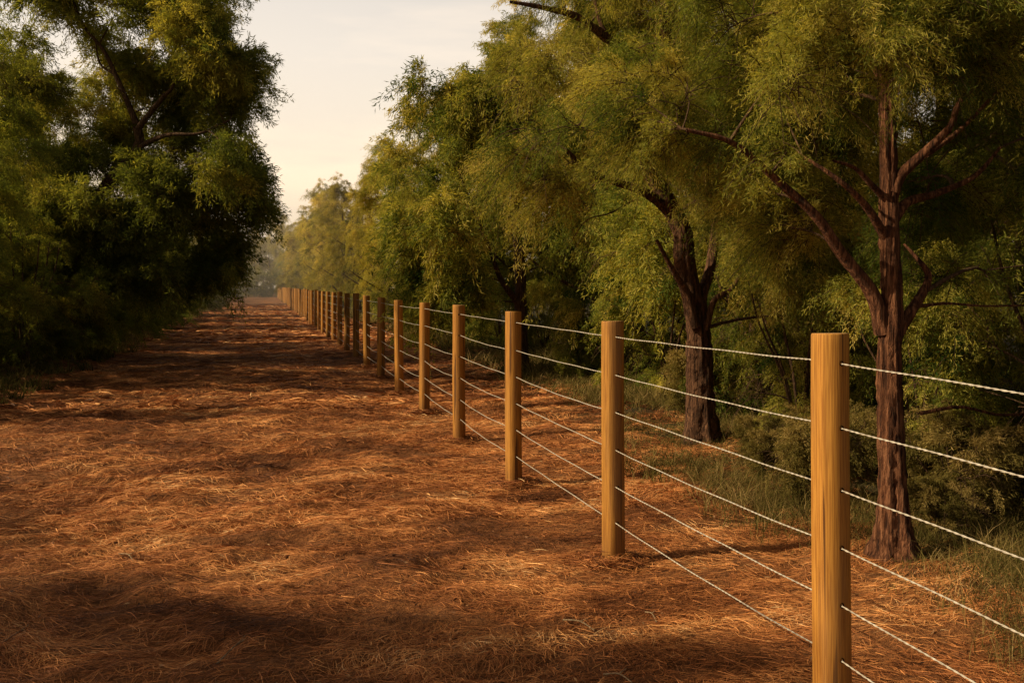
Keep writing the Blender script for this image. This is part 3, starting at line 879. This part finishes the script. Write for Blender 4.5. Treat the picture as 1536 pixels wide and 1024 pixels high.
# the big tree opposite the fence
D = 19.0
b0 = W(60, 560, D); b0[2] = float(ground_z(b0[0], b0[1])) - .05
T4 = [b0, W(75, 470, D), W(110, 360, D - .2), W(160, 280, D - .4), W(206, 222, D - .6), W(206, 190, D - .7)]
L4 = [(T4, .17, .085, .5, 50, 14),
      ([W(206, 195, D - .7), W(225, 170, D - .8), W(245, 145, D - .9), W(262, 122, D - 1.0), W(270, 40, D - 1.0)], .07, .02, 0, 24, 10),
      ([W(204, 185, D - .7), W(190, 150, D - .8), W(172, 110, D - .9), W(155, 75, D - 1), W(120, 30, D - 1.1), W(100, -40, D - 1.1)], .07, .02, 0, 26, 10),
      ([W(172, 112, D - .9), W(150, 95, D - .9), W(143, 60, D - .9)], .035, .012, 0, 14, 8),
      ([W(200, 228, D - .6), W(222, 214, D - .8), W(255, 202, D - 1.0), W(300, 200, D - 1.1), W(345, 180, D - 1.1)], .06, .018, 0, 22, 10),
      ([W(90, 420, D - .1), W(50, 330, D - .3), W(10, 220, D - .5), W(-30, 100, D - .6)], .09, .02, 0, 24, 10)]


def keep4(p):
    x, y, d = pix(p)
    bad = (x > 180) & (x < 310) & (y > 112) & (y < 235) & (d < D - .2) & (np.abs(y - 165) < 60)
    bad |= (x > 110) & (x < 215) & (y > 40) & (y < 200) & (d < D - .6)
    bad |= ((x - 97) ** 2 + (y - 85) ** 2 < 42 ** 2) | ((x - 235) ** 2 + (y - 72) ** 2 < 16 ** 2)
    return ~bad


m = grow('opposite', 44, L4, [(W(280, 70, D - 1), (1.3, 1.6, 1.2), 75, .58), (W(330, 140, D - .8), (.95, 1.2, .8), 50, .5), (W(200, 60, D - .6), (1.5, 1.5, 1.2), 70, .62), (W(60, 20, D - .8), (1.3, 1.4, .9), 55, .55),
                              (W(30, 160, D - .6), (1.2, 1.3, 1.0), 60, .5), (W(300, 260, D - 1), (1.2, 1.4, .9), 70, .42), (W(350, 300, D + .2), (.75, 1.2, .9), 40, .4), (W(300, 380, D + .3), (.9, 1.2, .8), 40, .3), (W(170, 290, D - 1.2), (1.5, 1.3, .9), 70, .36), (W(60, 330, D - 1.0), (1.5, 1.3, 1.0), 75, .3),
                              (W(220, -60, D - .6), (2.2, 2.0, 1.0), 80, .55), (W(230, 380, D - .8), (1.4, 1.2, .9), 60, .28), (W(60, 430, D - .6), (1.3, 1.2, .8), 50, .25), (W(120, 190, D + .2), (1.4, 1.2, .7), 40, .6), (W(220, 150, D + .6), (1.3, 1.0, 1.0), 40, .6), (W(300, 190, D + .4), (1.0, .9, .8), 30, .5), (W(150, 250, D + .4), (1.3, .9, .6), 34, .5)],
         mats=(M_bark_dark, M_twig, M_leaf_left), keep=keep4, clump_r=(.36, .62), twigs=12, per_twig=56, leaf=(.10, .0175), droop=.4)
shift(m, b0)
h = hero('tree', m, 'big tree opposite the fence with forked bare limbs showing through its crown'); h.location = b0
h['group'] = 'trees along the shaded side of the path'

# ------------------------------------------------------------------ rows of trees
rg = random.Random(7)
GR, GL = 'trees behind the wire fence', 'trees along the shaded side of the path'
kinds = ['drooping', 'round', 'tall', 'open']
# (x, y, kind, scale) front row behind the fence, beyond the three
row = [(5.3, 19.2, 'tall', .90), (5.0, 24.0, 'drooping', .95), (5.6, 29.0, 'round', 1.05), (4.9, 34.5, 'open', .88), (5.4, 40.0, 'drooping', .95)]
y = 46
while y < 125:
    row.append((4.9 + rg.uniform(-.7, .7), y, kinds[len(row) % 4], rg.uniform(.78, .98) + (.22 if y > 62 else 0))); y += rg.uniform(4.8, 7.0)
for k, (x, y, kd, s) in enumerate(row):
    lab = '%s tree along the row behind the fence, counting from the nearest' % ['fourth', 'fifth', 'sixth', 'seventh', 'eighth'][k] if k < 5 else 'distant golden green tree in the far part of the row behind the fence'
    plant(kd, 'tree', TREE[kd], x, y, rg.uniform(0, 6.28), s, lab, 'tree', GR)
# second row behind the fence fills the depth of the wood
for x, y, kd, s in [(7.2, 3.3, 'round', .9), (7.5, 5.9, 'drooping', .95), (5.9, 8.6, 'open', .9), (6.4, 11.2, 'round', 1.0), (6.0, 14.0, 'drooping', .95), (8.8, 9.0, 'tall', 1.0), (8.8, 14.5, 'tall', 1.0), (8.6, 19.5, 'round', 1.1), (8.8, 5.6, 'tall', 1.0), (9.2, 25.0, 'open', 1.1), (8.5, 31, 'round', 1.1), (8.0, 2.0, 'tall', 1.0)]:
    plant(kd, 'tree', TREE[kd], x, y, rg.uniform(0, 6.28), s, 'tree in the shaded second row of the wood behind the fence', 'tree', GR)
for x, y, kd, s in [(12.5, 4, 'tall', 1.2), (12, 9, 'round', 1.3), (11.5, 14, 'tall', 1.25), (12, 20, 'round', 1.3), (11.0, 1.5, 'round', 1.2), (15, 7, 'drooping', 1.4), (14.5, 13, 'round', 1.4), (15, 1, 'tall', 1.3), (12, 27, 'tall', 1.2)]:
    plant(kd, 'tree', TREE[kd], x, y, rg.uniform(0, 6.28), s, 'tree deep in the dark wood behind the fence', 'tree', GR)
# opposite side
lrow = [(-5.4, 15.4, 'left_a', .85), (-5.0, 24.0, 'left_b', .84), (-4.6, 34.0, 'left_a', .80), (-4.2, 47, 'left_b', .78), (-4.0, 61, 'left_a', .82), (-3.9, 72, 'left_b', .85)]
y = 87
while y < 125:
    lrow.append((-3.9 + rg.uniform(-.3, .3), y, ('left_a', 'left_b')[len(lrow) % 2], rg.uniform(.8, .95))); y += rg.uniform(14, 18)
for k, (x, y, kd, s) in enumerate(lrow):
    lab = ['shaded tree nearest the viewer on the side opposite the fence', 'tree just beyond the big forked one opposite the fence', 'third tree past the viewer on the shaded side of the path', 'fourth tree past the viewer on the shaded side of the path', 'fifth tree past the viewer on the shaded side of the path', 'sixth tree past the viewer on the shaded side of the path'][k] if k < 6 else 'distant dark tree in the far part of the shaded row'
    plant(kd, 'tree', TREE[kd], x, y, rg.uniform(-.6, .6), s, lab, 'tree', GL)
for x, y, kd, s in [(-8.8, 21, 'left_b', .9), (-9.0, 28, 'left_a', .95)]:
    plant(kd, 'tree', TREE[kd], x, y, rg.uniform(0, 6.28), s, 'tree standing behind the shaded front row opposite the fence', 'tree', GL)
# unseen trees added beside the viewer to cast shade on the near path
for x, y, kd, s in [(-9.9, 3.7, 'open', 1.0), (-10.3, 7.2, 'drooping', .85)]:
    plant(kd, 'tree', TREE[kd], x, y, rg.uniform(0, 6.28), s, 'unseen open crowned tree added beside the viewer to shade the near path', 'tree', GL)
# trees closing the far end of the path
for k, (x, yy, sc_) in enumerate(((-6.5, 128, 1.1), (-3.0, 133, .95), (-.6, 138, .85), (1.4, 134, .95), (4.6, 131, 1.25), (-1.6, 150, 1.2), (2.6, 152, 1.3), (-5, 155, 1.3))):
    plant(kinds[k % 4], 'tree', TREE[kinds[k % 4]], x, yy, rg.uniform(0, 6.28), sc_ * 1.25, 'hazy tree closing off the far end of the path', 'tree', 'trees at the end of the path')

# shrubs
GS, GSL = 'shrubs under the trees behind the fence', 'shrubs along the shaded verge'
for k, (x, y, kd, s, lab) in enumerate([
        (4.75, 7.5, 'young', .85, 'drooping golden young shrub between the two nearest trunks behind the fence'),
        (5.2, 5.0, 'young', 1.1, 'tall young shrub behind the nearest trunk'),
        (4.9, 3.4, 'young', 1.0, 'dark young shrub beyond the nearest trunk, away from the path'),
        (5.6, 9.4, 'young', 1.15, 'leafy shrub beside the dark forked trunk'),
        (4.1, 6.3, 'low', .6, 'low leafy shrub in the grass between the two nearest trunks'),
        (5.3, 11.6, 'young', 1.0, 'green shrub past the dark forked trunk'),
        (5.4, 14.0, 'young', 1.0, 'green shrub near the third trunk behind the fence'),
        (4.9, 9.9, 'low', .8, 'low shrub in grass past the dark forked trunk'),
        (5.0, 6.2, 'young', .8, 'wispy young shrub just past the nearest trunk, behind the largest post'),
        (5.3, 8.2, 'young', 1.0, 'tall wispy shrub between the two nearest trunks, set well back'),
        (4.2, 4.9, 'low', .7, 'low shrub at the foot of the nearest trunk')]):
    plant(kd, 'shrub', SHRUB[kd], x, y, rg.uniform(0, 6.28), s, lab, 'shrub', GS)
for x, y, s in [(7.2, 4.2, 1.2), (7.6, 6.2, 1.3), (8.4, 2.8, 1.3), (7.4, 8.4, 1.2), (9.4, 5.0, 1.5), (7.2, 10.4, 1.2), (8.0, 12.6, 1.4), (10.2, 8.0, 1.6), (7.0, 13.6, 1.1)]:
    plant('young', 'shrub', SHRUB['young'], x, y, rg.uniform(0, 6.28), s, 'dim shrub of the undergrowth deep in the wood behind the fence', 'shrub', GS)
y = 15.5
while y < 80:
    plant('young', 'shrub', SHRUB['young'], 5.6 + rg.uniform(-.4, .6), y, rg.uniform(0, 6.28), rg.uniform(.8, 1.15), 'shrub filling a gap under the further trees behind the fence', 'shrub', GS); y += rg.uniform(2.2, 3.6)
for x, y, s in [(-3.9, 17.5, 1.15), (-4.0, 20.5, 1.35), (-3.8, 23.5, 1.3), (-3.7, 27, 1.4), (-3.6, 30.5, 1.3), (-3.5, 35, 1.4), (-3.5, 40, 1.4), (-3.4, 48, 1.4), (-3.4, 60, 1.3)]:
    plant('left_young', 'shrub', SHRUB['left_young'], x, y, rg.uniform(0, 6.28), s, 'tall dark shrub leaning over the shaded edge of the path', 'shrub', GSL)
y = 12.2; k = 0
while y < 90:
    kd = 'left_low' if k % 3 == 1 else 'left_young'
    plant(kd, 'shrub', SHRUB[kd], -4.15 + rg.uniform(-.25, .25) - (.35 if kd == 'left_young' else -.15), y, rg.uniform(0, 6.28), rg.uniform(.8, 1.1), 'dark shrub crowding the shaded edge of the path', 'shrub', GSL)
    y += rg.uniform(1.1, 2.0) * (1 if y < 40 else 1.6); k += 1
plant('left_young', 'shrub', SHRUB['left_young'], -5.6, 17.6, 1, 1.3, 'tall shrub with yellowing leaves under the big tree opposite the fence', 'shrub', GSL)
for k in range(11):
    kd = 'left_young' if k % 2 else 'young'
    plant(kd, 'shrub', SHRUB[kd], -6 + k * 1.05, 122 + 2.5 * math.sin(k * 1.7), rg.uniform(0, 6.28), rg.uniform(1.2, 2.0), 'hazy shrub crossing the far end of the path', 'shrub', 'shrubs at the end of the path')
y = 90
while y < 122:
    plant('left_young', 'shrub', SHRUB['left_young'], -4.3 + rg.uniform(-.3, .3), y, rg.uniform(0, 6.28), rg.uniform(.9, 1.3), 'dark shrub crowding the shaded edge of the path', 'shrub', GSL); y += rg.uniform(2.5, 4)
# ground cover between the nearest trunks
for k in range(15):
    lx, ly = rg.uniform(3.7, 5.0), 4.3 + k * .33
    if abs(lx / ly - .4975) < .085:
        continue
    plant('low', 'shrub', SHRUB['low'], lx, ly, rg.uniform(0, 6.28), rg.uniform(.38, .7), 'small leafy clump of undergrowth in the grass between the two nearest trunks', 'shrub', GS)
# thin pale trunk on the shaded side
b0 = W(108, 545, 17.6); b0[2] = float(ground_z(b0[0], b0[1])) - .05
m = grow('sapling', 51, [([b0, W(110, 510, 17.6), W(113, 470, 17.6), W(112, 420, 17.7), W(120, 340, 17.8)], .042, .018, .3, 24, 10)], [(W(120, 330, 17.8), (.8, .8, .7), 30, .3)], mats=(M_bark_pale, M_twig, M_leaf_left), **mid)
shift(m, b0)
h = hero('tree', m, 'slim pale trunked young tree standing in the dark shrubs opposite the fence'); h.location = b0; h['group'] = GL

# fallen twigs
M_dry = bark_material('dry_twig', (.25, .17, .10), (.45, .33, .21), (.62, .49, .34))
for k, (x0, y0, x1, y1, r, lab) in enumerate([(4, 966, 38, 934, .0045, 'pale dry twig lying near the shaded corner of the path'), (325, 1008, 368, 972, .004, 'thin dry twig on the straw near the viewer, mid path'),
                                           (845, 916, 892, 930, .005, 'pale dry stick on the straw between the two nearest posts'), (905, 1001, 948, 1016, .0045, 'dry stick on the straw nearest to the largest post'),
                                           (178, 835, 200, 848, .004, 'short curved dry twig on the open path'), (968, 903, 985, 918, .0035, 'short forked twig lying under the lowest wire')]):
    d0 = 1400 * 1.49 / (y0 - 428); d1 = 1400 * 1.49 / (y1 - 428)
    a, b = W(x0, y0, d0), W(x1, y1, d1)
    for p in (a, b): p[2] = float(ground_z(p[0], p[1])) + .014
    mid_p = (a + b) / 2 + np.array([.01, .012, .012])
    V, F, P, R = limb([a, mid_p, b], r, r * .5, 12, 6, .1, k)
    ctr = (a + b) / 2
    V2, F2, _, _ = limb([mid_p, mid_p + (b - a) * .2 + np.array([.02, .03, .012])], r * .6, r * .3, 5, 5, .1, k)
    tag(link('fallen_twig', make_mesh('fallen_twig', [(V - ctr, F, 0, None), (V2 - ctr, F2, 0, None)], M_dry, True), None, ctr), lab, 'twig', 'dry twigs fallen on the path')

# ------------------------------------------------------------------ evening haze hanging over the far half of the path
m, nt, out = new_mat('haze')
vs = nt.nodes.new('ShaderNodeVolumeScatter'); vs.inputs['Color'].default_value = (1, .93, .80, 1); vs.inputs['Density'].default_value = .0030; vs.inputs['Anisotropy'].default_value = .45
nt.links.new(vs.outputs[0], out.inputs['Volume'])
x0, x1, y0, y1, z0, z1 = -9.0, 9.5, 34, 165, -.6, 10
V = np.array([(x, y, z) for z in (z0, z1) for y in (y0, y1) for x in (x0, x1)], float)
F = np.array([(0, 2, 3, 1), (4, 5, 7, 6), (0, 1, 5, 4), (2, 6, 7, 3), (0, 4, 6, 2), (1, 3, 7, 5)])
tag(link('haze', make_mesh('haze', [(V, F, 0, None)], m)), 'thin warm haze hanging over the far end of the path', 'haze', kind='stuff')

# ------------------------------------------------------------------ light, sky, camera
w = bpy.data.worlds.new('World'); bpy.context.scene.world = w; w.use_nodes = True
nt = w.node_tree; nt.nodes.clear()
out = nt.nodes.new('ShaderNodeOutputWorld')
sky = nt.nodes.new('ShaderNodeTexSky'); sky.sky_type = 'NISHITA'; sky.sun_disc = False
sky.sun_elevation = SUN_EL; sky.sun_rotation = -SUN_AZ
sky.dust_density = 4; sky.air_density = 1.5; sky.ozone_density = .6
tc = nt.nodes.new('ShaderNodeTexCoord').outputs['Generated']
sep = nt.nodes.new('ShaderNodeSeparateXYZ'); nt.links.new(tc, sep.inputs[0])
warm = mix_col(nt, 1.0, sky.outputs[0], (1.0, .80, .58), 'MULTIPLY')
bg1 = nt.nodes.new('ShaderNodeBackground'); bg1.inputs[1].default_value = .05; nt.links.new(warm, bg1.inputs[0])
# milky evening haze low over the horizon, brighter toward the sun, with faint streaks of cloud
cl = tex_noise(nt, mapped(nt, tc, (1.6, 1.6, 9)), 1.6, 5, .55)
hz = ramp(nt, [(0, (.93, .72, .50)), (.12, (.86, .72, .565)), (.24, (.76, .665, .58)), (.31, (.68, .61, .555)), (.42, (.36, .33, .31)), (.75, (.13, .125, .13)), (1, (.10, .102, .115))], sep.outputs[2])
hz = mix_col(nt, ramp(nt, [(.43, (0, 0, 0)), (.58, (1, 1, 1))], cl), hz, mix_col(nt, 1.0, hz, (1.17, 1.125, 1.07), 'MULTIPLY'))
dt = nt.nodes.new('ShaderNodeVectorMath'); dt.operation = 'DOT_PRODUCT'; dt.inputs[1].default_value = (-.34, .94, 0)
nt.links.new(tc, dt.inputs[0])
mr = nt.nodes.new('ShaderNodeMapRange'); mr.interpolation_type = 'SMOOTHSTEP'; mr.inputs[1].default_value = .15; mr.inputs[2].default_value = .92
mr.inputs[3].default_value = .18; mr.inputs[4].default_value = 1.06
nt.links.new(dt.outputs['Value'], mr.inputs[0])
bg2 = nt.nodes.new('ShaderNodeBackground'); nt.links.new(hz, bg2.inputs[0]); nt.links.new(mr.outputs[0], bg2.inputs[1])
ad = nt.nodes.new('ShaderNodeAddShader'); nt.links.new(bg1.outputs[0], ad.inputs[0]); nt.links.new(bg2.outputs[0], ad.inputs[1])
nt.links.new(ad.outputs[0], out.inputs[0])

ld = bpy.data.lights.new('sun', 'SUN'); ld.energy = 5.0; ld.angle = math.radians(.8); ld.color = (1.0, .79, .47)
so = bpy.data.objects.new('sun', ld); C.objects.link(so)
so.rotation_euler = Vector(-SUN).to_track_quat('-Z', 'Y').to_euler(); so.location = (-20, 10, 20)

cd = bpy.data.cameras.new('camera'); co = bpy.data.objects.new('camera', cd); C.objects.link(co)
co.location = (0, 0, CAM_Z); co.rotation_euler = (math.pi / 2, 0, -TH)
cd.sensor_width = 36; cd.lens = 36 * 1400 / 1536
cd.shift_y = -(512 - 428) / 1536
cd.clip_end = 2000; cd.clip_start = .05
sc = bpy.context.scene
sc.camera = co
sc.view_settings.view_transform = 'Standard'; sc.view_settings.look = 'None'; sc.view_settings.exposure = 0
sc.cycles.use_denoising = True
sc.cycles.max_bounces = 6; sc.cycles.diffuse_bounces = 3; sc.cycles.transmission_bounces = 3
